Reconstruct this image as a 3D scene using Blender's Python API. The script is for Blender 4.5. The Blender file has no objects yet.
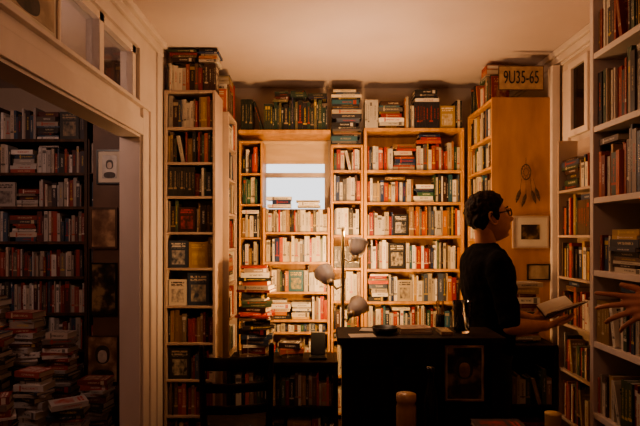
import bpy, bmesh, math, random
from mathutils import Vector as V, Matrix, noise
R=random.Random(11)
sc=bpy.context.scene
X,Y,Z=V((1,0,0)),V((0,1,0)),V((0,0,1))

# ---------------- materials ----------------
def newmat(name):
    m=bpy.data.materials.new(name); m.use_nodes=True
    nt=m.node_tree; b=nt.nodes['Principled BSDF']
    return m,nt,b
def noisemat(name,c1,c2,scale=8,stretch=(1,1,1),rough=.5,bump=.1,metal=0,detail=4,lo=.35,hi=.65,spec=.5):
    m,nt,b=newmat(name)
    tc=nt.nodes.new('ShaderNodeTexCoord'); mp=nt.nodes.new('ShaderNodeMapping')
    mp.inputs['Scale'].default_value=stretch
    n=nt.nodes.new('ShaderNodeTexNoise'); n.inputs['Scale'].default_value=scale; n.inputs['Detail'].default_value=detail
    r=nt.nodes.new('ShaderNodeValToRGB')
    r.color_ramp.elements[0].position=lo; r.color_ramp.elements[1].position=hi
    r.color_ramp.elements[0].color=(*c1,1); r.color_ramp.elements[1].color=(*c2,1)
    bp=nt.nodes.new('ShaderNodeBump'); bp.inputs['Strength'].default_value=bump; bp.inputs['Distance'].default_value=.01
    L=nt.links.new
    L(tc.outputs['Object'],mp.inputs[0]); L(mp.outputs[0],n.inputs[0]); L(n.outputs[0],r.inputs[0]); L(r.outputs[0],b.inputs['Base Color'])
    L(n.outputs[0],bp.inputs['Height']); L(bp.outputs[0],b.inputs['Normal'])
    b.inputs['Roughness'].default_value=rough; b.inputs['Metallic'].default_value=metal; b.inputs['Specular IOR Level'].default_value=spec
    return m
pine=noisemat('pine_wood',(.50,.25,.09),(.68,.38,.15),6,(3,3,.4),.45,.06)
panelw=noisemat('panel_wood',(.38,.18,.08),(.50,.26,.12),5,(2,2,.5),.6,.05)
darkw=noisemat('dark_wood',(.012,.006,.004),(.032,.016,.010),6,(3,3,.5),.6,.08,spec=.25)
brownw=noisemat('brown_wood',(.05,.025,.015),(.11,.055,.03),6,(3,3,.4),.5,.08)
palew=noisemat('pale_painted_wood',(.44,.33,.26),(.53,.41,.33),5,(1,1,.5),.5,.05)
whitew=noisemat('white_painted_wood',(.66,.57,.51),(.74,.65,.59),5,(1,1,.5),.45,.04)
wallm=noisemat('wall_paint',(.58,.48,.40),(.64,.53,.45),3,(1,1,1),.8,.08)
ceilm=noisemat('ceiling_paint',(.64,.53,.49),(.70,.59,.55),1.4,(1,1,1),.85,.05)
floorm=noisemat('floor_boards',(.07,.035,.02),(.14,.07,.035),5,(6,.4,1),.4,.1)
skin=noisemat('skin',(.52,.25,.17),(.60,.31,.22),18,(1,1,1),.5,.04)
lipm=noisemat('lips',(.42,.16,.13),(.48,.2,.16),20)
hairm=noisemat('hair',(.008,.004,.003),(.035,.016,.009),60,(1,1,.3),.6,.5,spec=.2)
jacket=noisemat('dark_jersey',(.007,.006,.007),(.013,.011,.012),30,(1,1,1),.9,.2,spec=.15)
jeans=noisemat('dark_denim',(.015,.02,.035),(.03,.04,.06),60,(1,1,1),.85,.2)
leather=noisemat('shoe_leather',(.02,.012,.008),(.03,.02,.015),20)
brass=noisemat('lamp_metal',(.60,.50,.32),(.68,.56,.36),10,metal=.6,rough=.35,bump=0)
blackm=noisemat('black_plastic',(.01,.01,.01),(.02,.02,.02),10,rough=.35,bump=0)
paper=noisemat('paper',(.62,.56,.46),(.72,.66,.56),6,rough=.8,bump=.02)
eyew=noisemat('eye_white',(.7,.68,.64),(.75,.72,.7),5,rough=.2,bump=0)
shadecloth=noisemat('shade_cloth',(.66,.52,.36),(.74,.60,.43),4,(1,1,6),.85,.05)
feather=noisemat('feather',(.04,.025,.02),(.15,.09,.06),30,(1,1,4),.8,.1)
jarm=noisemat('tan_ceramic',(.35,.2,.1),(.45,.27,.14),8,rough=.35,bump=.02)
gm,nt,b=newmat('clear_glass'); b.inputs['Transmission Weight'].default_value=1; b.inputs['Roughness'].default_value=.02; b.inputs['Base Color'].default_value=(.95,.97,.96,1); b.inputs['IOR'].default_value=1.45; glass=gm
gm,nt,b=newmat('dark_glass'); b.inputs['Base Color'].default_value=(.02,.012,.006,1); b.inputs['Roughness'].default_value=.08; dglass=gm
gm,nt,b=newmat('frosted_glass'); b.inputs['Base Color'].default_value=(.66,.60,.56,1); b.inputs['Roughness'].default_value=.3; b.inputs['Subsurface Weight'].default_value=.25; b.inputs['Subsurface Radius'].default_value=(.02,.015,.01)
tn=nt.nodes.new('ShaderNodeTexNoise'); tn.inputs['Scale'].default_value=30
bp=nt.nodes.new('ShaderNodeBump'); bp.inputs['Strength'].default_value=.05; nt.links.new(tn.outputs[0],bp.inputs['Height']); nt.links.new(bp.outputs[0],b.inputs['Normal']); frosted=gm
def emis(name,c,s):
    m,nt,b=newmat(name); b.inputs['Emission Color'].default_value=(*c,1); b.inputs['Emission Strength'].default_value=s; b.inputs['Base Color'].default_value=(*c,1); return m
bulbm=emis('bulb_glow',(1,.75,.45),8)
def picmat(name,c1,c2,c3,scale=6,seed=0):
    m,nt,b=newmat(name)
    tc=nt.nodes.new('ShaderNodeTexCoord'); mp=nt.nodes.new('ShaderNodeMapping'); mp.inputs['Location'].default_value=(seed,seed*2,seed*3)
    n=nt.nodes.new('ShaderNodeTexNoise'); n.inputs['Scale'].default_value=scale; n.inputs['Detail'].default_value=5
    r=nt.nodes.new('ShaderNodeValToRGB'); e=r.color_ramp.elements
    e[0].position=.38; e[0].color=(*c1,1); e[1].position=.62; e[1].color=(*c3,1); q=e.new(.5); q.color=(*c2,1)
    nt.links.new(tc.outputs['Object'],mp.inputs[0]); nt.links.new(mp.outputs[0],n.inputs[0]); nt.links.new(n.outputs[0],r.inputs[0]); nt.links.new(r.outputs[0],b.inputs['Base Color'])
    b.inputs['Roughness'].default_value=.4
    return m
def bookmat():
    m,nt,b=newmat('book_covers')
    L=nt.links.new
    def mth(op,a,bb=None,c=None):
        n=nt.nodes.new('ShaderNodeMath'); n.operation=op
        for i,v in enumerate((a,bb,c)):
            if v is None: continue
            if isinstance(v,(int,float)): n.inputs[i].default_value=v
            else: L(v,n.inputs[i])
        return n.outputs[0]
    uv=nt.nodes.new('ShaderNodeUVMap'); uv.uv_map='UVMap'
    s=nt.nodes.new('ShaderNodeSeparateXYZ'); L(uv.outputs[0],s.inputs[0]); x,y=s.outputs[0],s.outputs[1]
    ca=nt.nodes.new('ShaderNodeAttribute'); ca.attribute_name='Col'
    la=nt.nodes.new('ShaderNodeAttribute'); la.attribute_name='Lab'
    rnd=la.outputs['Alpha']
    gt=lambda a,v: mth('GREATER_THAN',a,v)
    lt=lambda a,v: mth('LESS_THAN',a,v)
    mul=lambda *a: a[0] if len(a)==1 else mth('MULTIPLY',a[0],mul(*a[1:]))
    ab=lambda a,c: mth('ABSOLUTE',mth('SUBTRACT',a,c))
    def wn(a,bb,c):
        cx=nt.nodes.new('ShaderNodeCombineXYZ'); L(a,cx.inputs[0]); L(bb,cx.inputs[1]); L(c,cx.inputs[2])
        w=nt.nodes.new('ShaderNodeTexWhiteNoise'); w.noise_dimensions='3D'; L(cx.outputs[0],w.inputs[0]); return w.outputs['Value']
    fl=lambda a: mth('FLOOR',a)
    isS=mul(lt(x,1.5),gt(x,-.5))
    txt=gt(wn(fl(mth('MULTIPLY',y,70)),fl(mth('MULTIPLY',x,5)),mth('MULTIPLY',rnd,91)),.35)
    stext=mul(txt,lt(ab(x,.5),.19),lt(mth('SUBTRACT',ab(y,.55),mth('MULTIPLY',rnd,.16)),.17),.65)
    band=mul(gt(rnd,.62),lt(ab(y,mth('ADD',.1,mth('MULTIPLY',rnd,.2))),.028),.8)
    band2=mul(lt(rnd,.16),gt(y,.78),lt(y,.9),.8)
    sm=mul(isS,mth('MAXIMUM',stext,mth('MAXIMUM',band,band2)))
    isC=gt(x,5); xc=mth('SUBTRACT',x,10)
    ct=mul(gt(wn(fl(mth('MULTIPLY',y,22)),fl(mth('MULTIPLY',xc,16)),mth('MULTIPLY',rnd,37)),.3),lt(ab(xc,.5),.36),gt(mth('FRACT',mth('MULTIPLY',y,11)),.35),lt(ab(y,.82),.1))
    tn=nt.nodes.new('ShaderNodeTexNoise'); tn.inputs['Scale'].default_value=5; cx=nt.nodes.new('ShaderNodeCombineXYZ'); L(xc,cx.inputs[0]); L(y,cx.inputs[1]); L(mth('MULTIPLY',rnd,50),cx.inputs[2]); L(cx.outputs[0],tn.inputs[0])
    cp=mul(mth('MULTIPLY_ADD',tn.outputs[0],3.0,-1.0),lt(ab(xc,.5),.34),lt(ab(y,.38),.26),.8)
    cm=mul(isC,mth('MAXIMUM',ct,cp))
    mx=nt.nodes.new('ShaderNodeMix'); mx.data_type='RGBA'
    L(mth('MAXIMUM',sm,cm),mx.inputs[0]); L(ca.outputs['Color'],mx.inputs[6]); L(la.outputs['Color'],mx.inputs[7]); L(mx.outputs[2],b.inputs['Base Color'])
    b.inputs['Roughness'].default_value=.4
    return m
bookm=bookmat()

# ---------------- mesh builder ----------------
class MB:
    def __init__(s): s.v=[];s.f=[];s.c=[];s.l=[];s.uv=[];s.m=[]
    def box(s,p,a,b,c,cols=None,lab=(0,0,0,0),uvf={},mi=0):
        i=len(s.v); p=V(p)
        for k in range(8):
            s.v.append(p+(a if k&1 else V())+(b if k&2 else V())+(c if k&4 else V()))
        F=[(0,4,6,2),(1,3,7,5),(0,1,5,4),(2,6,7,3),(0,2,3,1),(4,5,7,6)]
        if a.cross(b).dot(c)<0: F=[tuple(reversed(q)) for q in F]
        for k,q in enumerate(F):
            s.f.append(tuple(i+j for j in q)); s.m.append(mi)
            col=(cols[k] if isinstance(cols,list) else cols) or (.5,.5,.5)
            for j in q:
                s.c+= [*col,1]; s.l+=list(lab)
                u=uvf.get(k)
                s.uv+= u(j) if u else [-1,-1]
    def wb(s,x0,x1,y0,y1,z0,z1,mi=0):
        s.box((x0,y0,z0),X*(x1-x0),Y*(y1-y0),Z*(z1-z0),mi=mi)
    def book(s,P,U,N,ZZ,t,d,h,col,lab,rnd):
        P=V(P); c=.0022; pg=(.55,.47,.35) if rnd<.7 else (.68,.62,.52); lb=(*lab,rnd)
        cov=lambda j:[10+(1 if j&2 else 0),(1 if j&4 else 0)]
        cov2=lambda j:[11-(1 if j&2 else 0),(1 if j&4 else 0)]
        spi=lambda j:[(1 if j&1 else 0),(1 if j&4 else 0)]
        s.box(P,U*c,-N*d,ZZ*h,col,lb,{0:cov})
        s.box(P+U*(t-c),U*c,-N*d,ZZ*h,col,lb,{1:cov2})
        s.box(P+U*c,U*(t-2*c),-N*c,ZZ*h,col,lb,{2:lambda j:spi(j)})
        s.box(P+U*c-N*c+ZZ*.003,U*(t-2*c),-N*(d-c-.004),ZZ*(h-.006),pg)
    def obj(s,name,mats,bevel=0,smooth=False,parent=None):
        me=bpy.data.meshes.new(name); me.from_pydata([tuple(q) for q in s.v],[],s.f); 
        for m in mats: me.materials.append(m)
        me.polygons.foreach_set('material_index',s.m)
        if s.c and mats[0] is bookm:
            a=me.color_attributes.new(name='Col',type='FLOAT_COLOR',domain='CORNER'); a.data.foreach_set('color',s.c)
            a=me.color_attributes.new(name='Lab',type='FLOAT_COLOR',domain='CORNER'); a.data.foreach_set('color',s.l)
            u=me.uv_layers.new(name='UVMap'); u.data.foreach_set('uv',s.uv)
        o=bpy.data.objects.new(name,me); sc.collection.objects.link(o)
        if bevel:
            q=o.modifiers.new('b','BEVEL'); q.width=bevel; q.segments=2; q.limit_method='ANGLE'
        if parent: o.parent=parent
        return o
    def lathe(s,prof,o,ax=Z,seg=24,mi=0):
        o=V(o); ax=V(ax).normalized(); t=ax.orthogonal().normalized(); w=ax.cross(t)
        i=len(s.v); n=len(prof)
        for r,z in prof:
            for k in range(seg):
                a=2*math.pi*k/seg; s.v.append(o+ax*z+(t*math.cos(a)+w*math.sin(a))*max(r,1e-4))
        for j in range(n-1):
            for k in range(seg):
                k2=(k+1)%seg; s.f.append((i+j*seg+k,i+j*seg+k2,i+(j+1)*seg+k2,i+(j+1)*seg+k)); s.m.append(mi)
        s.f.append(tuple(i+k for k in reversed(range(seg)))); s.m.append(mi)
        s.f.append(tuple(i+(n-1)*seg+k for k in range(seg))); s.m.append(mi)
    def cap(s,p,q,r0,r1,seg=14,mi=0):
        p=V(p);q=V(q);L=(q-p).length; pr=[]
        for k in range(6): a=math.pi/2*(1-k/5); pr.append((r0*math.cos(a),-r0*math.sin(a)))
        for k in range(6): a=math.pi/2*k/5; pr.append((r1*math.cos(a),L+r1*math.sin(a)))
        s.lathe(pr,p,q-p,seg,mi)
    def chain(s,pts,rs,seg=14,mi=0):
        for k in range(len(pts)-1): s.cap(pts[k],pts[k+1],rs[k],rs[k+1],seg,mi)
    def loft(s,rings,seg=28,mi=0):
        i=len(s.v)
        for c,a,b in rings:
            for k in range(seg):
                t=2*math.pi*k/seg; ct,st=math.cos(t),math.sin(t)
                e=.8
                ct=math.copysign(abs(ct)**e,ct); st=math.copysign(abs(st)**e,st)
                s.v.append(V(c)+V(a)*ct+V(b)*st)
        n=len(rings)
        for j in range(n-1):
            for k in range(seg):
                k2=(k+1)%seg; s.f.append((i+j*seg+k,i+j*seg+k2,i+(j+1)*seg+k2,i+(j+1)*seg+k)); s.m.append(mi)
        s.f.append(tuple(i+k for k in reversed(range(seg)))); s.m.append(mi)
        s.f.append(tuple(i+(n-1)*seg+k for k in range(seg))); s.m.append(mi)
def shade(o):
    for p in o.data.polygons: p.use_smooth=True
    return o
def empty(name,loc=(0,0,0)):
    e=bpy.data.objects.new(name,None); e.location=loc; e.empty_display_size=.1; sc.collection.objects.link(e); return e
def child(o,e):
    o.parent=e; o.matrix_parent_inverse=Matrix.Translation(-V(e.location)); return o

# ---------------- books ----------------
BR=[(.42,.04,.03),(.48,.09,.04),(.025,.025,.03),(.025,.05,.13),(.04,.11,.06),(.28,.17,.09),(.07,.03,.02),(.48,.31,.09),(.04,.13,.17),(.28,.23,.17),(.02,.02,.02),(.08,.11,.16),(.48,.18,.05),(.12,.11,.10),(.03,.03,.04),(.28,.03,.03)]
LT=[(.66,.60,.48),(.74,.69,.60),(.68,.60,.46),(.76,.73,.66),(.56,.48,.35)]
PAL=dict(mix=BR+LT+LT,light=LT*3+BR[:14],
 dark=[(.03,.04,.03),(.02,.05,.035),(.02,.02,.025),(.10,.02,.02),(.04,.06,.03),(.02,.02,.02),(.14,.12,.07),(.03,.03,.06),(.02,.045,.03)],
 red=[(.38,.05,.03),(.25,.035,.025),(.04,.03,.03),(.42,.27,.12),(.45,.12,.06),(.30,.22,.16),(.06,.03,.025),(.62,.56,.46),(.05,.07,.11),(.07,.1,.06),(.03,.03,.03),(.16,.1,.07),(.66,.6,.5)],
 dim=[(.34,.09,.08),(.42,.38,.36),(.06,.05,.06),(.06,.09,.14),(.2,.16,.14),(.62,.57,.54),(.12,.05,.05),(.5,.42,.36),(.06,.06,.06),(.66,.62,.6),(.28,.06,.05)])
def pick(pal):
    c=R.choice(PAL[pal]); k=R.uniform(.65,1.15); c=tuple(min(1,q*k) for q in c)
    l=(.05,.04,.04) if sum(c)>1.0 else R.choice([(.6,.52,.38),(.6,.42,.12),(.66,.62,.56),(.4,.3,.2)])
    if R.random()<.15: l=(.45,.05,.03)
    return c,l
def stack(mb,P,U,N,w,Hm,D,pal,z=0):
    P=V(P)
    while True:
        t=R.uniform(.012,.038)
        if z+t>Hm: break
        L=w*R.uniform(.72,1); d=min(D,R.uniform(.12,.18)); off=R.uniform(0,w-L); c,l=pick(pal)
        mb.book(P+U*(off)+Z*z-N*R.uniform(0,.02)+U*0,Z,N,U,t,d,L,c,l,R.random())
        z+=t
def fill(mb,P,U,N,L,H,D,pal='mix',pst=.1,pfa=.04,over=.5,hs=1):
    P=V(P); x=.004
    while x<L-.02:
        r=R.random(); D2=min(D-.01,.19)
        if r<pst and L-x>.2:
            w=R.uniform(.16,.22); stack(mb,P+U*x,U,N,w,H*R.uniform(.6,.97),D2,pal); x+=w+.004; continue
        if r<pst+pfa and L-x>.15:
            w=R.uniform(.12,.15); h=min(H-.015,w*R.uniform(1.35,1.5)); c,l=pick(pal); t=.02
            mb.book(P+U*x-N*.012,-N,-U,Z,t,w,h,c,l,R.random()); x+=w+.005; continue
        n=R.randint(3,9); bh=min(H-.012,hs*R.choice([.175,.19,.205,.22,.235])); same=R.random()<.07; c,l=pick(pal); xs=x;  mh=0
        for k in range(n):
            t=R.choice([.010,.013,.017,.022,.027,.034])*R.uniform(.85,1.15)
            if x+t>L: 
                if L-x<.012: break
                t=L-x-.001
                if t<.01: break
            if not same: c,l=pick(pal)
            h=min(H-.01,bh*(1 if same else R.uniform(.80,1.12))); d=min(D2,h*R.uniform(.62,.72)); mh=max(mh,h)
            mb.book(P+U*x-N*R.uniform(0,.02 if not same else .002),U,N,Z,t,d,h,c,l,R.random()); x+=t+.0006
            if x>=L-.012: break
        if R.random()<over and H-mh>.025 and x-xs>.13:
            stack(mb,P+U*xs,U,N,min(x-xs,.21),H-.005,D2,pal,z=mh+.001)
        elif R.random()<.2 and L-x>.12:
            t=.022;h=bh*.95;a=R.uniform(.12,.3); c,l=pick(pal)
            Uu=U*math.cos(a)+Z*math.sin(a); Zz=Z*math.cos(a)-U*math.sin(a)
            mb.book(P+U*(x+h*math.sin(a)),Uu,N,Zz,t,min(D2,.14),h,c,l,R.random()); x+=h*math.sin(a)+t*math.cos(a)+.004
        if x>L-.03: break
def bookcase(P,U,N,W,D,zs,ztop,mat,name='bookcase',t=.022,pals='mix',styles=None,inset=.012,z0=0,top=True):
    P=V(P); mb=MB(); bk=MB()
    mb.box(P+Z*z0,U*t,-N*D,Z*(ztop-z0)); mb.box(P+U*(W-t)+Z*z0,U*t,-N*D,Z*(ztop-z0))
    if top: mb.box(P+U*t+Z*(ztop-t),U*(W-2*t),-N*D,Z*t)
    mb.box(P+U*t-N*(D-.006)+Z*z0,U*(W-2*t),-N*.006,Z*(ztop-z0-(t if top else 0)))
    st=t*.9
    for i,z in enumerate(zs):
        mb.box(P+U*t+Z*(z-st)-N*.002,U*(W-2*t),-N*(D-.009),Z*st)
        nz=(zs[i+1]-st) if i+1<len(zs) else ztop-(t if top else 0)
        pal=pals if isinstance(pals,str) else pals[i%len(pals)]
        kw=(styles or {}).get(i,{})
        if kw is None: continue
        fill(bk,P+U*(t+.002)+Z*(z+.0005)-N*inset,U,N,W-2*t-.004,nz-z-.004,D-inset-.012,pal,**kw)
    o=mb.obj(name,[mat],.002)
    b=bk.obj('shelved_books',[bookm])
    return o,b
def toprow(P,U,N,L,H,D,pal,**kw):
    bk=MB(); fill(bk,P,U,N,L,H,D,pal,**kw); return bk.obj('book_row',[bookm])
def piles(specs,pal='red',name='book_pile'):
    bk=MB()
    for (x,y,z,h,w,ang) in specs:
        zz=z
        while zz<z+h:
            a=ang+R.uniform(-.3,.3); U=V((math.cos(a),math.sin(a),0)); N=V((math.sin(a),-math.cos(a),0))
            t=R.uniform(.012,.045); L=w*R.uniform(.72,1.05); d=L*.7; c,l=pick(pal)
            bk.book(V((x+R.uniform(-.012,.012),y,zz))-U*L/2+N*d/2,Z,N,U,t,d,L,c,l,R.random()); zz+=t+.0003
    return bk.obj(name,[bookm])

# ---------------- room shell ----------------
def shell(name,boxes,mat,bev=0):
    mb=MB()
    for q in boxes: mb.wb(*q)
    return mb.obj(name,[mat],bev)
CH=2.77; BW=4.5; RW=1.66
shell('floor',[(-3.6,RW+.1,-1.6,4.6,-.1,0)],floorm)
shell('ceiling',[(-3.6,RW+.1,-1.6,4.6,CH,CH+.1)],ceilm)
wx0,wx1,wz0,wz1=-.52,.09,1.1,2.33
shell('wall_back',[(-3.6,wx0,BW,BW+.12,0,CH),(wx1,RW+.1,BW,BW+.12,0,CH),(wx0,wx1,BW,BW+.12,0,wz0),(wx0,wx1,BW,BW+.12,wz1,CH)],wallm)
shell('wall_right',[(RW,RW+.12,-1.5,BW,0,CH)],wallm)
shell('wall_front',[(-3.6,RW+.1,-1.62,-1.5,0,CH)],wallm)
shell('wall_left',[(-3.72,-3.6,-1.5,BW,0,CH)],wallm)
PX0,PX1=-1.18,-1.06
shell('wall_partition',[(PX0,PX1,3.06,BW,0,CH),(PX0,PX1,-1.5,-.3,0,CH),(PX0,PX1,-.3,3.06,2.60,CH),(PX0,PX1,-.3,3.06,2.077,2.25)],whitew)
shell('trim_1',[(PX1,PX1+.018,3.07,3.17,0,2.25),(PX1,PX1+.03,3.17,3.19,0,2.27),(PX1,PX1+.014,3.36,3.44,0,2.7),
   (PX1,PX1+.018,-.3,3.07,2.09,2.19),(PX1,PX1+.03,-.3,3.17,2.25,2.27)],whitew,.003)
mb=MB()
for y in (.2,1.0,1.62,2.12,2.55,3.0): mb.wb(PX0+.03,PX1-.02,y,y+.05,2.25,2.6)
mb.wb(PX0+.03,PX1-.02,-.3,3.06,2.25,2.29); mb.wb(PX0+.03,PX1-.02,-.3,3.06,2.56,2.6)
mb.wb(PX0+.06,PX0+.066,-.3,3.05,2.29,2.56,1)
mb.obj('window_2',[whitew,glass],0)
shell('trim_2',[(RW-.05,RW,-1.5,BW,CH-.04,CH),(RW-.03,RW,-1.5,BW,CH-.09,CH-.04),(RW-.015,RW,-1.5,BW,CH-.11,CH-.09)],whitew,.006)
shell('trim_3',[(PX1,PX1+.05,-1.5,3.45,CH-.04,CH),(PX1,PX1+.025,-1.5,3.45,CH-.09,CH-.04)],whitew,.006)
shell('trim_4',[(1.585,RW-.02,3.55,3.62,0,2.66),(RW-.02,RW,3.44,3.52,0,2.6)],whitew,.004)
shell('baseboard_right',[(RW-.015,RW,-1.5,1.6,0,.12)],whitew,.003)
mb=MB()
mb.wb(wx0,wx0+.05,BW+.02,BW+.07,wz0,wz1);mb.wb(wx1-.05,wx1,BW+.02,BW+.07,wz0,wz1)
mb.wb(wx0+.05,wx1-.05,BW+.02,BW+.07,wz0,wz0+.05);mb.wb(wx0+.05,wx1-.05,BW+.02,BW+.07,wz1-.05,wz1)
mb.wb(wx0+.05,wx1-.05,BW+.02,BW+.07,2.0,2.04)
mb.wb(wx0+.05,wx1-.05,BW+.04,BW+.045,wz0+.05,2.0,1); mb.wb(wx0+.05,wx1-.05,BW+.04,BW+.045,2.04,wz1-.05,1)
mb.wb(wx0-.0,wx1,BW-.03,BW+.02,wz0-.03,wz0)
mb.obj('window_1',[whitew,glass])
mb=MB(); mb.wb(wx0+.02,wx1-.02,BW+.005,BW+.008,2.13,wz1-.02); mb.lathe([(.018,0),(.018,.56)],(wx0+.025,BW-.02,wz1-.03),X,12); mb.wb(wx0+.02,wx1-.02,BW,BW+.012,2.115,2.132)
mb.obj('roller_shade',[shadecloth])
mb=MB(); mb.wb(RW-.03,RW-.001,3.17,3.21,2.14,2.62);mb.wb(RW-.03,RW-.001,3.38,3.42,2.14,2.62);mb.wb(RW-.03,RW-.001,3.21,3.38,2.14,2.18);mb.wb(RW-.03,RW-.001,3.21,3.38,2.58,2.62);mb.wb(RW-.012,RW-.004,3.21,3.38,2.18,2.58,1)
mb.obj('window_3',[whitew,dglass],0)

# ---------------- bookcases ----------------
def zl(ys,d): return sorted([1.5+(235-y)*d/520 for y in ys])
zs=[.05]+zl([416,380,343,306,268,232,196,162,127],3.5)
fo=dict(pst=.05,pfa=.9,over=0); vt=dict(pst=.0,pfa=.0)
bookcase((-1.05,3.5,0),X,-Y,.345,.27,zs,2.476,palew,'narrow_bookcase',t=.018,pals='red',styles={0:vt,1:vt,2:fo,3:vt,4:fo,5:fo,6:dict(pst=0,pfa=.5),7:vt,8:vt,9:vt})
toprow(V((-1.04,3.5,2.4765)),X,-Y,.34,.19,.26,'red',pst=0,pfa=0,over=0)
bk=MB(); stack(bk,V((-1.03,3.5,2.668)),X,-Y,.2,.09,.17,'red'); stack(bk,V((-.83,3.5,2.668)),X,-Y,.15,.098,.17,'mix'); bk.obj('book_stack',[bookm])
bookcase((-.665,3.79,0),Y,X,.38,.22,[.06,.34,.62,.88,1.14,1.40,1.66,1.92,2.16],2.40,palew,'side_bookcase',t=.018,pals=['mix','red'],styles={i:dict(pst=.05,pfa=.25) for i in range(9)})
toprow(V((-.675,3.80,2.401)),Y,X,.36,.33,.2,'red',pst=.1,pfa=.2,hs=1.2,over=1)
bookcase((-.655,4.2,0),X,-Y,.19,.26,[.06,.4,.7,.96,1.22,1.48,1.75,2.0],2.26,pine,'slim_bookcase',t=.016,pals='mix')
bookcase((-.46,4.17,0),X,-Y,.54,.25,[.06,.4,.72]+zl([320,292,262,232],4.17),1.72,pine,'window_bookcase',t=.02,pals='light',top=False,styles={0:vt,3:dict(pst=.9,pfa=0),5:dict(pst=.1),6:dict(pst=0,pfa=0,over=0)})
bk=MB(); stack(bk,V((-.43,4.155,1.7215)),X,-Y,.2,.09,.18,'light'); stack(bk,V((-.2,4.155,1.7215)),X,-Y,.22,.07,.18,'light'); bk.obj('book_stack',[bookm])
mb=MB(); mb.wb(-.655,.085,4.17,4.47,2.315,2.345); mb.obj('bridge_shelf',[pine],.003)
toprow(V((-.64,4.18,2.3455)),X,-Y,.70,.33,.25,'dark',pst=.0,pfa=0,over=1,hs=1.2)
bookcase((.088,4.2,0),X,-Y,.262,.28,[.06,.36,.66]+zl([330,301,268,235,201,170],4.2),2.23,pine,'narrow_bookcase',t=.02,pals='light',styles={i:dict(pst=.1) for i in range(8)})
bk=MB(); stack(bk,V((.09,4.2,2.2305)),X,-Y,.25,.47,.22,'mix'); bk.obj('book_stack',[bookm])
bookcase((.355,4.2,0),X,-Y,.81,.28,[.06,.34,.62]+zl([334,301.5,269,235.5,202,170],4.2),2.365,pine,'wide_bookcase',t=.026,pals=['mix','light','mix'],styles={6:dict(pst=.1,pfa=.08),5:dict(pst=.1,over=.5)})
toprow(V((.36,4.2,2.3655)),X,-Y,.79,.33,.26,'mix',pst=.1,pfa=0,over=1,hs=1.2)
bookcase((1.19,4.19,0),-Y,-X,.59,.39,[.06,.36,.66,.93,1.2,1.47,1.73,1.98,2.2],2.45,pine,'corner_bookcase',t=.022,pals=['mix','light'])
toprow(V((1.2,4.17,2.4505)),-Y,-X,.50,.3,.3,'red',pst=.1,pfa=0,over=.8)
mb=MB(); mb.wb(1.185,1.585,3.585,3.597,0.0,2.45); mb.obj('end_panel',[panelw],.002)
bookcase((1.52,3.33,0),-Y,-X,.43,.125,[.06,.36,.66,.95,1.24,1.5,1.78],2.1,palew,'wall_bookcase',t=.018,pals='red',top=False)
wst={7:dict(pst=.05,over=.6,hs=1.1),6:dict(pst=.0,pfa=.25,hs=1.1),5:dict(pst=0,pfa=.15,hs=1.15),4:dict(pst=.3,pfa=.0),3:dict(pst=0,pfa=.3)}
bookcase((1.25,2.41,0),-Y,-X,.78,.34,[.06,.37,.69,1.015,1.34,1.67,1.995,2.33],2.62,whitew,'white_bookcase',t=.03,pals='red',styles=wst,top=False)
# left room
bookcase((-3.3,4.0,0),X,-Y,.76,.3,[.06,.34,.62,.9,1.18,1.45,1.72,1.98,2.24],2.5,brownw,'dark_bookcase',t=.025,pals='dim',top=False)
bookcase((-2.53,4.0,0),X,-Y,.74,.3,[.06,.34,.62,.9,1.18,1.45,1.72,1.98,2.24],2.5,brownw,'dark_bookcase',t=.025,pals='dim',top=False,styles={i:dict(pst=.25) for i in range(5)})
bookcase((-1.785,4.0,0),X,-Y,.13,.3,[.06,.34,.62,.9,1.18,1.45,1.72,1.98],2.24,brownw,'dark_bookcase',t=.012,pals='dim',top=False,styles={i:dict(pst=0,pfa=0) for i in range(9)})
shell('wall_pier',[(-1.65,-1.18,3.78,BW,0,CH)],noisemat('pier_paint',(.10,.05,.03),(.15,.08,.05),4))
piles([(-2.32,3.66,0,1.05,.22,0),(-2.06,3.64,0,.95,.22,0),(-1.82,3.66,0,.8,.22,0),(-2.58,3.64,0,1.15,.22,.1),(-2.15,3.4,0,.85,.22,.2),(-1.86,3.4,0,.6,.2,-.2),(-2.42,3.36,0,.95,.22,.2),(-1.55,3.6,0,.5,.2,0),(-1.62,3.35,0,.4,.22,.4),(-1.95,3.1,0,.5,.22,.3),(-1.7,3.05,0,.3,.22,-.3),(-2.2,3.08,0,.62,.22,.1)],'dim')

# ---------------- pictures ----------------
def picture(name,c,U,N,w,h,fm,pm,fw=.012,mat=None,mw=0,portrait=None):
    c=V(c); mb=MB(); o=c-U*w/2-Z*h/2; t=.012
    mb.box(o,U*w,N*t,Z*fw);mb.box(o+Z*(h-fw),U*w,N*t,Z*fw);mb.box(o+Z*fw,U*fw,N*t,Z*(h-2*fw));mb.box(o+U*(w-fw)+Z*fw,U*fw,N*t,Z*(h-2*fw))
    mb.box(o+(U+Z)*fw,U*(w-2*fw),N*.006,Z*(h-2*fw),mi=2)
    k=fw+mw; mb.box(o+(U+Z)*k,U*(w-2*k),N*.008,Z*(h-2*k),mi=1)
    mats=[fm,pm,mat or paper]
    if portrait:
        s=min(w,h)-2*k; mats+=[portrait[0],portrait[1]]
        for (dz,rx,rz,mi,dn) in ((-h*.5+k+s*.22,s*.40,s*.21,4,.009),(s*.16,s*.25,s*.32,4,.0095),(s*.10,s*.16,s*.22,3,.0105)):
            p=c+Z*dz; mb.loft([(p+N*.007,U*rx,Z*rz),(p+N*dn,U*rx,Z*rz)],28,mi)
    return mb.obj(name,mats)
pA=picmat('print_grey',(.2,.2,.2),(.4,.37,.33),(.6,.55,.48),6,1)
pB=picmat('print_brown',(.14,.07,.04),(.26,.15,.09),(.5,.33,.2),9,2)
pC=picmat('print_dark',(.01,.01,.01),(.05,.03,.02),(.3,.2,.1),11,3)
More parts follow.
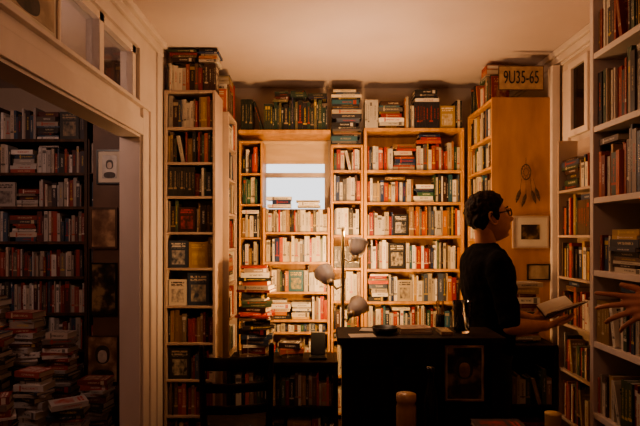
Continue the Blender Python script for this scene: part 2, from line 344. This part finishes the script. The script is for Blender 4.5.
pD=picmat('print_tan',(.3,.22,.15),(.45,.34,.24),(.58,.46,.34),8,4)
face=noisemat('portrait_light',(.45,.36,.29),(.6,.5,.42),30); dk=noisemat('portrait_dark',(.03,.025,.02),(.08,.06,.05),20)
def at(px,py,d): return ((px-320)*d/520, d, 1.5+(235-py)*d/520)
dd=3.775
picture('framed_photo',at(110,167,dd),X,-Y,.19,.25,blackm,pA,.012,None,.03,(face,dk))
picture('framed_print',at(104,228,dd),X,-Y,.2,.3,brownw,pB,.015)
picture('poster',at(104,289,dd),X,-Y,.19,.38,blackm,pC,.01)
picture('poster',at(103,359,dd),X,-Y,.22,.34,brownw,pB,.006,None,0,(face,dk))
picture('framed_photo',at(530,232,3.582),X,-Y,.25,.225,palew,pC,.012,None,.05)
picture('framed_photo',at(538,272,3.582),X,-Y,.155,.11,blackm,pD,.008)
# framed sign fixed over a transom pane
picture('framed_sign',(PX1-.019,1.90,2.425),Y,X,.46,.29,palew,pD,.014,None,.02,(pB,dk))
# licence plate
e=empty('license_plate',at(521,80,3.56))
mb=MB(); c=V(at(521,78,3.57)); 
mb.box(c-X*.156-Z*.084,X*.312,-Y*.003,Z*.168); mb.box(c-X*.15-Z*.078-Y*.003,X*.30,-Y*.001,Z*.156,mi=1)
pl=mb.obj('plate_body',[noisemat('plate_rim',(.06,.03,.02),(.1,.05,.03)),noisemat('plate_paint',(.34,.22,.14),(.48,.33,.20),25)],0); child(pl,e)
cu=bpy.data.curves.new('plate_text','FONT'); cu.body='9U35-65'; cu.size=.125; cu.align_x='CENTER'; cu.align_y='CENTER'; cu.extrude=.001
to=bpy.data.objects.new('plate_text',cu); sc.collection.objects.link(to); to.rotation_euler=(math.pi/2,0,0); to.scale=(.56,1,1); to.location=c-Y*.0055; cu.materials.append(blackm); child(to,e)
# dreamcatcher
mb=MB(); c=V(at(526,172,3.57)); n=20; r=.04
pts=[c+X*r*math.cos(2*math.pi*k/n)*.8+Z*r*math.sin(2*math.pi*k/n)*1.3 for k in range(n+1)]
for k in range(n): mb.cap(pts[k],pts[k+1],.004,.004,6)
for k in range(0,n,2): mb.cap(pts[k],pts[(k+7)%n],.001,.001,5)
mb.cap(c+Z*.05,c+Z*.1,.0015,.0015,5)
for dx,l in ((-.03,.12),(0,.17),(.03,.13),(.05,.1)):
    p=c+X*dx-Z*.045; q=p-Z*l*.6+X*dx*.3
    mb.cap(p,q,.0015,.0015,5); u=V((.3*(1 if dx>0 else -1),0,-1)).normalized()
    mb.loft([(q,X*.002,Y*.001),(q+u*.03,X*.014,Y*.002),(q+u*.07,X*.012,Y*.002),(q+u*.1,X*.001,Y*.001)],10)
mb.obj('dreamcatcher',[feather])

# ---------------- counter ----------------
mb=MB(); x0,x1=.10,.83; y0,y1=2.37,2.63
mb.wb(x0-.02,x1+.02,y0-.008,y1+.02,1.0,1.032)
mb.wb(x0,x1,y0-.004,y1,.96,1.0)
mb.wb(x0+.01,x1-.01,y0+.012,y1-.01,.08,.96)
mb.wb(x0,x1,y0-.008,y1,0,.09)
for xx in (x0,.33,.565,x1-.05): mb.wb(xx,xx+.05,y0-.004,y0+.012,.09,.96)
mb.wb(x0+.05,x1-.05,y0-.004,y0+.012,.90,.96); mb.wb(x0+.05,x1-.05,y0-.004,y0+.012,.09,.15)
mb.obj('counter',[darkw],.004)
picture('poster',at(464,373,2.361),X,-Y,.175,.25,pB,pC,.006,None,.004,(pB,dk))
mb=MB(); c=V(at(462,0,2.5)); c.z=1.0325
mb.lathe([(.034,0),(.036,.004),(.046,.15),(.0435,.15),(.033,.012),(.001,.01)],c,Z,28); shade(mb.obj('glass_tumbler',[glass]))
mb=MB(); c=V(at(385,0,2.48)); c.z=1.0325
mb.lathe([(.035,0),(.058,.012),(.062,.03),(.058,.03),(.05,.014),(.001,.01)],c,Z,28); shade(mb.obj('black_dish',[blackm]))
bk=MB()
for k,(a,b2) in enumerate(((.42,.0),(.425,.12))):
    U=V((math.cos(b2),math.sin(b2),0));N=V((math.sin(b2),-math.cos(b2),0)); bk.book(V((a-.04,2.46,1.0325+.012*k)),Z,N,U,.012,.1,.15,(.5,.4,.3),(.2,.1,.1),.3)
bk.obj('book_stack',[bookm])
bk=MB(); bk.book(V((.565,2.42,1.0325)),Z,-Y,X,.016,.13,.055,(.3,.2,.12),(.7,.6,.4),.5);
bk.obj('notebook',[bookm])
mb=MB()
for k,(xx,yy,a) in enumerate(((.14,2.40,.1),(.19,2.56,-.25))): mb.box(V((xx,yy-.03,1.0325+k*.0012)),V((math.cos(a),math.sin(a),0))*.12,V((-math.sin(a),math.cos(a),0))*.085,Z*.001)
mb.obj('paper_sheets',[paper])
mb=MB(); mb.lathe([(.02,0),(.022,.01),(.022,.07),(.019,.07),(.019,.012),(.001,.01)],(.60,2.60,1.0325),Z,20,0)
for k in range(4): mb.cap((.60+.008*math.cos(k*1.7),2.60+.008*math.sin(k*1.7),1.046),(.60+.018*math.cos(k*1.7),2.60+.016*math.sin(k*1.7),1.17),.003,.003,8,1)
shade(mb.obj('pen_cup',[blackm,jarm]))

# ---------------- floor lamp ----------------
LX,LY=.146,3.3
e=empty('floor_lamp',(LX,LY,0))
mb=MB(); mb.lathe([(.13,0),(.13,.012),(.1,.022),(.02,.035),(.011,.05),(.011,1.52),(.016,1.525),(.012,1.545),(.002,1.555)],(LX,LY,0),Z,28); 
sh=[(357,250,(.2,.45,.85)),(327,277,(-.35,.8,.45)),(355,309,(.45,.8,.35))]
mb2=MB(); mb3=MB(); bl=[]
for px,py,dr in sh:
    c=V(at(px,py,LY)); ax=V(dr).normalized(); base=c-ax*.05; 
    mb.chain([V((LX,LY,c.z-.05)),V(((LX+base.x)/2,LY-.02,c.z-.075)),base-ax*.02],[.006,.006,.006],8)
    mb.lathe([(.008,-.035),(.02,-.028),(.022,.004),(.018,.01)],base,ax,16)
    k=.92
    mb2.lathe([(r*k,z*k) for r,z in [(.018,0),(.028,.006),(.045,.025),(.055,.05),(.057,.075),(.064,.105),(.072,.118),(.070,.118),(.061,.105),(.054,.075),(.052,.05),(.042,.027),(.02,.008)]],base,ax,28)
    mb3.lathe([(.008,.006),(.01,.02),(.02,.038),(.021,.048),(.014,.06),(.002,.066)],base,ax,16)
    bl.append(base+ax*.095)
child(shade(mb.obj('pole',[brass])),e); child(shade(mb2.obj('shades',[frosted])),e); child(shade(mb3.obj('bulbs',[bulbm])),e)
def light(name,loc,e_,col,size=.03,typ='POINT',rot=None,**kw):
    l=bpy.data.lights.new(name,typ); l.energy=e_; l.color=col
    if typ in('POINT','SPOT'): l.shadow_soft_size=size
    for k,v in kw.items(): setattr(l,k,v)
    o=bpy.data.objects.new(name,l); o.location=loc
    if rot is not None: o.rotation_euler=rot
    sc.collection.objects.link(o); return o
WC=(1,.56,.24)
for k,(p,w) in enumerate(zip(bl,(22,34,30))): child(light('lamp_light',p,w,WC,.03),e)

# ---------------- low case, chair, foreground table ----------------
bookcase((-.62,3.45,0),X,-Y,.74,.3,[.05,.36],.655,darkw,'low_bookcase',t=.025,pals='red',styles={0:dict(pst=.5),1:dict(pst=.4)})
piles([(-.44,3.6,.656,.62,.23,0)],'red')
piles([(-.2,3.62,.656,.10,.2,.1)],'red')
mb=MB(); c=V(at(318,0,3.58)); c.z=.656
mb.wb(c.x-.06,c.x+.06,3.52,3.62,.656,.67); mb.box(V((c.x-.05,3.6,.67)),X*.1,Y*.015,V((0,.04,.15)))
mb.obj('card_terminal',[blackm],.004)
def chair(x,y,a):
    mb=MB(); 
    mb.wb(-.2,.2,-.2,.2,.43,.46)
    for sx in(-1,1):
        mb.cap((sx*.17,.17,.02),(sx*.16,.15,.44),.014,.02,10)
        mb.chain([(sx*.18,-.2,.02),(sx*.17,-.18,.45),(sx*.18,-.25,.92)],[.015,.02,.014],10)
        mb.cap((sx*.17,.16,.2),(sx*.175,-.19,.2),.01,.01,8)
    mb.cap((-.17,.16,.26),(.17,.16,.26),.01,.01,8); mb.cap((-.17,-.19,.26),(.17,-.19,.26),.01,.01,8)
    for z,h in((.58,.05),(.7,.05),(.83,.07)):
        yy=-.18-.07*(z-.45)/.47
        mb.loft([(V((-.17,yy,z)),Y*.008,Z*h/2),(V((0,yy-.025,z)),Y*.008,Z*h/2),(V((.17,yy,z)),Y*.008,Z*h/2)],12)
    o=mb.obj('wooden_chair',[darkw]); shade(o); o.location=(x,y,0); o.rotation_euler=(0,0,a); return o
chair(-.47,2.95,.15)
mb=MB(); mb.wb(.1,.95,1.38,1.74,.83,.86); mb.wb(.14,.91,1.42,1.70,.75,.83)
for xx in(.14,.86):
    for yy in(1.42,1.65): mb.wb(xx,xx+.05,yy,yy+.05,0,.75)
mb.obj('side_table',[darkw],.004)
mb=MB(); mb.lathe([(.027,0),(.031,.01),(.031,.11),(.027,.125),(.031,.13),(.031,.15),(.001,.152)],(.265,1.6,.8605),Z,24); shade(mb.obj('lidded_jar',[jarm]))
mb=MB(); mb.lathe([(.019,0),(.021,.008),(.021,.12),(.018,.15),(.010,.175),(.009,.21),(.012,.212),(.012,.228),(.001,.229)],(.345,1.62,.8605),Z,24); shade(mb.obj('glass_bottle',[dglass]))
mb=MB(); mb.lathe([(.022,0),(.024,.005),(.025,.075),(.026,.078),(.001,.08)],(.735,1.64,.8605),Z,24); shade(mb.obj('candle_cup',[noisemat('amber_wax',(.5,.32,.12),(.6,.4,.18))]))
bk=MB(); stack(bk,V((.50,1.62,.8605)),X,-Y,.17,.04,.12,'dim'); bk.obj('book_stack',[bookm])
bookcase((1.2,3.3,0),X,-Y,.31,.27,[.05,.42],.8,darkw,'low_bookcase',t=.02,pals='red',styles={0:dict(pst=.6),1:dict(pst=.7)})
piles([(1.33,3.44,.801,.36,.22,0)],'red')

# ---------------- people ----------------
def sstep(a,b,x):
    t=max(0,min(1,(x-a)/(b-a))); return t*t*(3-2*t)
def gs(x,s): return math.exp(-(x/s)**2)
def make_head(name,loc,yaw,pitch,par,glasses=True,scale=1.0):
    nu,nv=112,96; mb=MB(); hm=[]
    def hairline(x):
        P=[(-.12,-.085),(-.055,-.08),(-.03,-.03),(-.012,.008),(.0,.016),(.012,-.02),(.028,-.016),(.036,.03),(.055,.05),(.08,.066),(.12,.07)]
        for (a,b),(c,d) in zip(P,P[1:]):
            if x<=c: return b+(d-b)*max(0,(x-a)/(c-a))
        return P[-1][1]
    def pt(i,j):
        ph=math.pi*j/nv; th=2*math.pi*i/nu
        cx,cy,cz=math.sin(ph)*math.cos(th),math.sin(ph)*math.sin(th),math.cos(ph)
        sx=math.copysign(abs(cx)**.92,cx)
        x=.095*sx; y=.075*cy; z=.12*cz
        s=sstep(.01,-.12,z)
        y*=1-.30*s
        if x<0: x*=1-.5*s; 
        x+= .016*s
        if z>0: x-=.010*sstep(0,.1,z)
        if x<0 and z>-.02: x*=1.08
        fr=sstep(.02,.07,x)
        x+=fr*(-.006*gs(z-.015,.02)*gs(y,.06))
        na=0
        if -.045<z<.022: na=.026*((.022-z)/.05) if z>-.028 else .026*max(0,(z+.045)/.017)
        na=max(0,na)
        x+=fr*na*gs(y,.010+.007*sstep(.01,-.03,z))
        x+=fr*.006*gs(z-.033,.010)*gs(y,.05)
        for sg in(-1,1):
            x-=fr*.009*gs(y-sg*.03,.014)*gs(z-.012,.012)
            x+=fr*.004*gs(y-sg*.042,.016)*gs(z+.02,.018)
        x+=fr*.007*gs(y,.02)*(gs(z+.058,.006)+gs(z+.071,.006))
        x-=fr*.003*gs(y,.022)*gs(z+.0645,.003)
        x-=fr*.004*gs(z+.084,.007)*gs(y,.03)
        x+=fr*.012*gs(y,.022)*gs(z+.104,.014)
        h=sstep(-.004,.012,z-hairline(x)) 
        n=noise.noise(V((x,y,z))*45)*.007+noise.noise(V((x*3,y*3,z))*60)*.005
        nrm=V((cx,cy,cz)).normalized()
        p=V((x,y,z))+nrm*h*(.009+.010*sstep(.03,.11,z)+.007*sstep(.0,.08,x)*sstep(.04,.09,z)+n)
        return p,h
    idx={}
    for j in range(nv+1):
        for i in range(nu):
            p,h=pt(i,j); idx[i,j]=len(mb.v); mb.v.append(p); hm.append((h,p))
    for j in range(nv):
        for i in range(nu):
            q=(idx[i,j],idx[i,j+1],idx[(i+1)%nu,j+1],idx[(i+1)%nu,j]); mb.f.append(q)
            h=sum(hm[k][0] for k in q)/4; p=hm[q[0]][1]
            mb.m.append(1 if h>.3 else (2 if (p.x>.07 and abs(p.y)<.023 and -.076<p.z<-.053) else 0))
    for sg in(-1,1):
        c=V((-.002,sg*.074,-.002)); n=14
        pts=[c+V((.016*math.cos(2*math.pi*k/n)-.15*.03*math.sin(2*math.pi*k/n),sg*(.006+.006*math.cos(2*math.pi*k/n+math.pi)),.031*math.sin(2*math.pi*k/n))) for k in range(n+1)]
        for k in range(n): mb.cap(pts[k],pts[k+1],.005,.005,8)
        mb.loft([(c+V((0,-sg*.004,0)),X*.014,Z*.028),(c+V((0,sg*.004,0)),X*.013,Z*.027)],16)
        mb.lathe([(.001,-.0115),(.008,-.0085),(.0115,-.002),(.0115,.002),(.008,.0085),(.001,.0115)],(.073,sg*.03,.012),X,16,3)
        mb.lathe([(.005,0),(.004,.0015),(.001,.002)],(.0842,sg*.03,.012),X,12,4)
        mb.chain([V((.094,sg*.016,.034)),V((.092,sg*.032,.039)),V((.078,sg*.047,.034))],[.003,.0035,.002],6,1)
        if glasses:
            g=V((.098,sg*.031,.010)); n=16
            pts=[g+V((0,.024*math.copysign(abs(math.cos(2*math.pi*k/n))**.6,math.cos(2*math.pi*k/n)),.017*math.copysign(abs(math.sin(2*math.pi*k/n))**.6,math.sin(2*math.pi*k/n)))) for k in range(n+1)]
            for k in range(n): mb.cap(pts[k],pts[k+1],.003,.003,6,4)
            mb.chain([g+V((0,sg*.024,.008)),V((.085,sg*.068,.018)),V((.0,sg*.083,.018)),V((-.02,sg*.083,.0))],[.003,.0032,.003,.0025],6,4)
    if glasses: mb.cap((.1,-.008,.014),(.1,.008,.014),.002,.002,6,4)
    o=shade(mb.obj(name,[skin,hairm,lipm,eyew,blackm]))
    o.data.transform(Matrix.Translation(loc)@Matrix.Rotation(yaw,4,'Z')@Matrix.Rotation(-pitch,4,'Y')@Matrix.Scale(scale,4))
    return child(o,par)
def hand(mb,w,F,Pn,S,curl=(.3,.4,.3),curls=None,thumb=(.5,.7,.3),k_=1.0,spread=(.08,.02,-.03,-.09)):
    w=V(w);F=V(F).normalized();Pn=V(Pn);Pn=(Pn-F*Pn.dot(F)).normalized();S=V(S);S=(S-F*S.dot(F)-Pn*S.dot(Pn)).normalized()
    offs=[q*k_ for q in(.029,.010,-.010,-.028)]; kl=[q*k_ for q in (.088,.092,.087,.078)]; ln=(.95*k_,1.05*k_,1.0*k_,.78*k_)
    for k in range(4):
        kn=w+F*kl[k]+S*offs[k]
        mb.cap(w+F*.005+S*offs[k]*.55,kn,.015*k_,.0105*k_,12)
        mb.cap(w+F*.03*k_+S*offs[k]*.75+Pn*.006,kn+Pn*.003-F*.008,.012*k_,.009*k_,12)
        c=(curls[k] if curls else curl); a=0; p=kn; rr=[q*(.5+.5*k_) for q in (.0098,.0085,.0078,.0068)]
        if k==3: rr=tuple(r*.87 for r in rr)
        for s_,L in enumerate((.042,.026,.021)):
            a+=c[s_]; d=(F*math.cos(a)+Pn*math.sin(a)+S*spread[k]).normalized(); q=p+d*L*ln[k]; mb.cap(p,q,rr[s_],rr[s_+1],12); p=q
    t0=w+F*.018*k_+S*.018*k_; d=(F*thumb[0]+S*thumb[1]+Pn*thumb[2]).normalized()
    t1=t0+d*.042*k_; d2=(d+F*.5).normalized(); t2=t1+d2*.032*k_; d3=(d2+F*.4).normalized(); t3=t2+d3*.024*k_
    mb.chain([t0,t1,t2,t3],[.017,.0125,.0105,.0085],12)
ctex=bpy.data.textures.new('cloth_folds','CLOUDS'); ctex.noise_scale=.09; ctex.noise_depth=2
def remesh(o,vs,it=4,folds=0):
    r=o.modifiers.new('r','REMESH'); r.mode='VOXEL'; r.voxel_size=vs; r.use_smooth_shade=True
    s=o.modifiers.new('s','SMOOTH'); s.factor=.5; s.iterations=it
    if folds:
        d=o.modifiers.new('d','DISPLACE'); d.texture=ctex; d.strength=folds; d.mid_level=.45; d.texture_coords='GLOBAL'
    return o
def person(name,base,yaw,hc,pitch,arms,scale=1,lean=0,glasses=True,hyaw=None,shirt=jacket):
    e=empty(name,base); b=V(base); f=V((math.cos(yaw),math.sin(yaw),0)); s=V((math.sin(yaw),-math.cos(yaw),0))
    mb=MB()
    rings=[(.86,.17,.12,0),(.95,.175,.125,0),(1.05,.165,.118,.005),(1.13,.168,.118,.005),(1.22,.18,.125,.0),(1.31,.19,.125,-.008),(1.37,.18,.11,-.016),(1.415,.135,.088,-.02),(1.44,.085,.068,-.018),(1.455,.066,.064,-.012)]
    mb.loft([(b+Z*z+f*(o+lean*(z-.9)),s*rx,f*ry) for z,rx,ry,o in rings])
    for a in arms:
        sh,el=V(a['sh']),V(a['el']); d=(el-sh)
        cc=V((b.x,b.y,sh.z)); mb.cap(cc.lerp(sh,.5),sh,.07,.064,16)
        mb.chain([sh,sh+d*.5,sh+d*.9],[.064,.058,.056],16)
        if a.get('long'): mb.chain([sh+d*.9,el,el.lerp(V(a['wr']),.93)],[.05,.046,.034],16)
    child(remesh(mb.obj('shirt',[shirt]),.010,4,.03),e)
    mb=MB(); mb.loft([(b+Z*z,s*rx,f*ry) for z,rx,ry in((.80,.16,.11),(.88,.168,.115),(.96,.16,.11))])
    for sg in(-1,1):
        h=b+s*sg*.088+Z*.86; k=b+s*sg*.095+f*.015+Z*.47; an=b+s*sg*.10-f*.02+Z*.085
        mb.chain([h,h.lerp(k,.5),k],[.088,.078,.062],16); mb.chain([k,k.lerp(an,.35)-f*.01,an],[.062,.06,.048],16)
    child(remesh(mb.obj('trousers',[jeans]),.013,4,.02),e)
    mb=MB()
    for sg in(-1,1):
        an=b+s*sg*.10-f*.02
        mb.loft([(an-f*.065+Z*.045,s*.03,Z*.04),(an-f*.02+Z*.052,s*.04,Z*.05),(an+f*.07+Z*.042,s*.045,Z*.041),(an+f*.15+Z*.032,s*.046,Z*.031),(an+f*.205+Z*.022,s*.025,Z*.02)])
    child(shade(mb.obj('shoes',[leather])),e)
    hc=V(hc); mb=MB(); nb=b+Z*1.42+f*(lean*.5-.01)
    hb=hc-f*.022-Z*.06
    mb.chain([nb,nb.lerp(hb,.5),hb],[.06,.056,.058],18)
    child(remesh(mb.obj('neck',[skin]),.007,4),e)
    for n,a in enumerate(arms):
        mb=MB(); el,wr=V(a['el']),V(a['wr']); d=el-V(a['sh'])
        mb.chain([V(a['sh'])+d*.8,el],[.044,.042],16)
        mb.chain([el,el.lerp(wr,.3),el.lerp(wr,.75),wr],[.042,.042,.031,.026],16)
        hand(mb,wr,**a['hand'])
        child(remesh(mb.obj('arm_%d'%(n+1),[skin]),.0045,3),e)
    make_head('head',hc,yaw if hyaw is None else hyaw,pitch,e,glasses,scale)
    return e
person('man_reading',(.925,2.87,0),.12,(.925,2.85,1.592),.2,[
  dict(sh=(.92,2.69,1.35),el=(.955,2.60,1.04),wr=(1.165,2.69,1.03),hand=dict(F=(.95,.35,.12),Pn=(-.1,.1,1),S=(.3,-1,.3),curl=(.15,.3,.3),thumb=(.5,.7,.5))),
  dict(sh=(.93,3.04,1.35),el=(1.02,3.08,1.06),wr=(1.19,2.93,1.03),hand=dict(F=(.95,-.3,.12),Pn=(-.1,0,1),S=(.3,1,.3),curl=(.15,.3,.3),thumb=(.5,.7,.5)))],scale=1.1,hyaw=-.05)
# open book
mb=MB(); sp=V((1.21,2.80,1.055)); A=V((.90,0,.30)).normalized()
for sg in(-1,1):
    W=V((0,sg*.93,.36)).normalized(); nn=A.cross(W)*(sg); nn=nn if nn.z>0 else -nn
    mb.box(sp-nn*.003,A*.18,W*.13,nn*.003,mi=0)
    a=sp+A*.004
    mb.loft([(a+A*.086+W*.002+nn*.004,A*.086,nn*.004),(a+A*.086+W*.03+nn*.010,A*.086,nn*.010),(a+A*.086+W*.08+nn*.008,A*.086,nn*.008),(a+A*.086+W*.125+nn*.005,A*.086,nn*.005)],24,1)
mb.obj('open_book',[brownw,paper])
person('visitor',(1.12,1.15,0),1.5,(1.13,1.17,1.61),-.1,[
  dict(sh=(1.32,1.16,1.35),el=(1.36,1.2,1.06),wr=(1.33,1.38,.95),hand=dict(F=(-.1,.6,-.6),Pn=(-1,0,0),S=(0,.7,.7),curl=(.3,.4,.3))),
  dict(sh=(.94,1.17,1.35),el=(1.02,1.36,1.15),wr=(1.06,1.58,1.285),hand=dict(F=(-.93,.25,-.08),Pn=(.15,.9,-.3),S=(0,.2,1),curls=[(.05,.2,.15),(.25,.45,.35),(.35,.5,.4),(.45,.5,.4)],thumb=(.75,.6,.1),k_=1.12,spread=(.22,.0,-.25,-.5)))],glasses=False,
  shirt=noisemat('brown_knit',(.05,.02,.015),(.08,.035,.025),60))

# ---------------- lights / world / camera ----------------
light('ceiling_fill',(.25,3.1,2.1),15,(1,.64,.40),.15)  # added light to brighten the ceiling and back wall; no fixture here
light('left_room_light',(-1.95,2.4,2.35),17,(1,.66,.52),.1)
light('room_fill',(.35,.6,2.4),8,(1,.50,.33),.2)  # added fill for the side bookcases, out of view, no fixture
w=bpy.data.worlds.new('World'); sc.world=w; w.use_nodes=True; w.node_tree.nodes['Background'].inputs[0].default_value=(.86,.84,.88,1); w.node_tree.nodes['Background'].inputs[1].default_value=1.9
sc.view_settings.look='AgX - Medium High Contrast'
cd=bpy.data.cameras.new('camera'); cam=bpy.data.objects.new('camera',cd); sc.collection.objects.link(cam)
cam.location=(0,0,1.5); cam.rotation_euler=(math.pi/2,0,0); cd.lens=29.25; cd.sensor_width=36; cd.shift_y=22/640; cd.clip_start=.02
sc.camera=cam
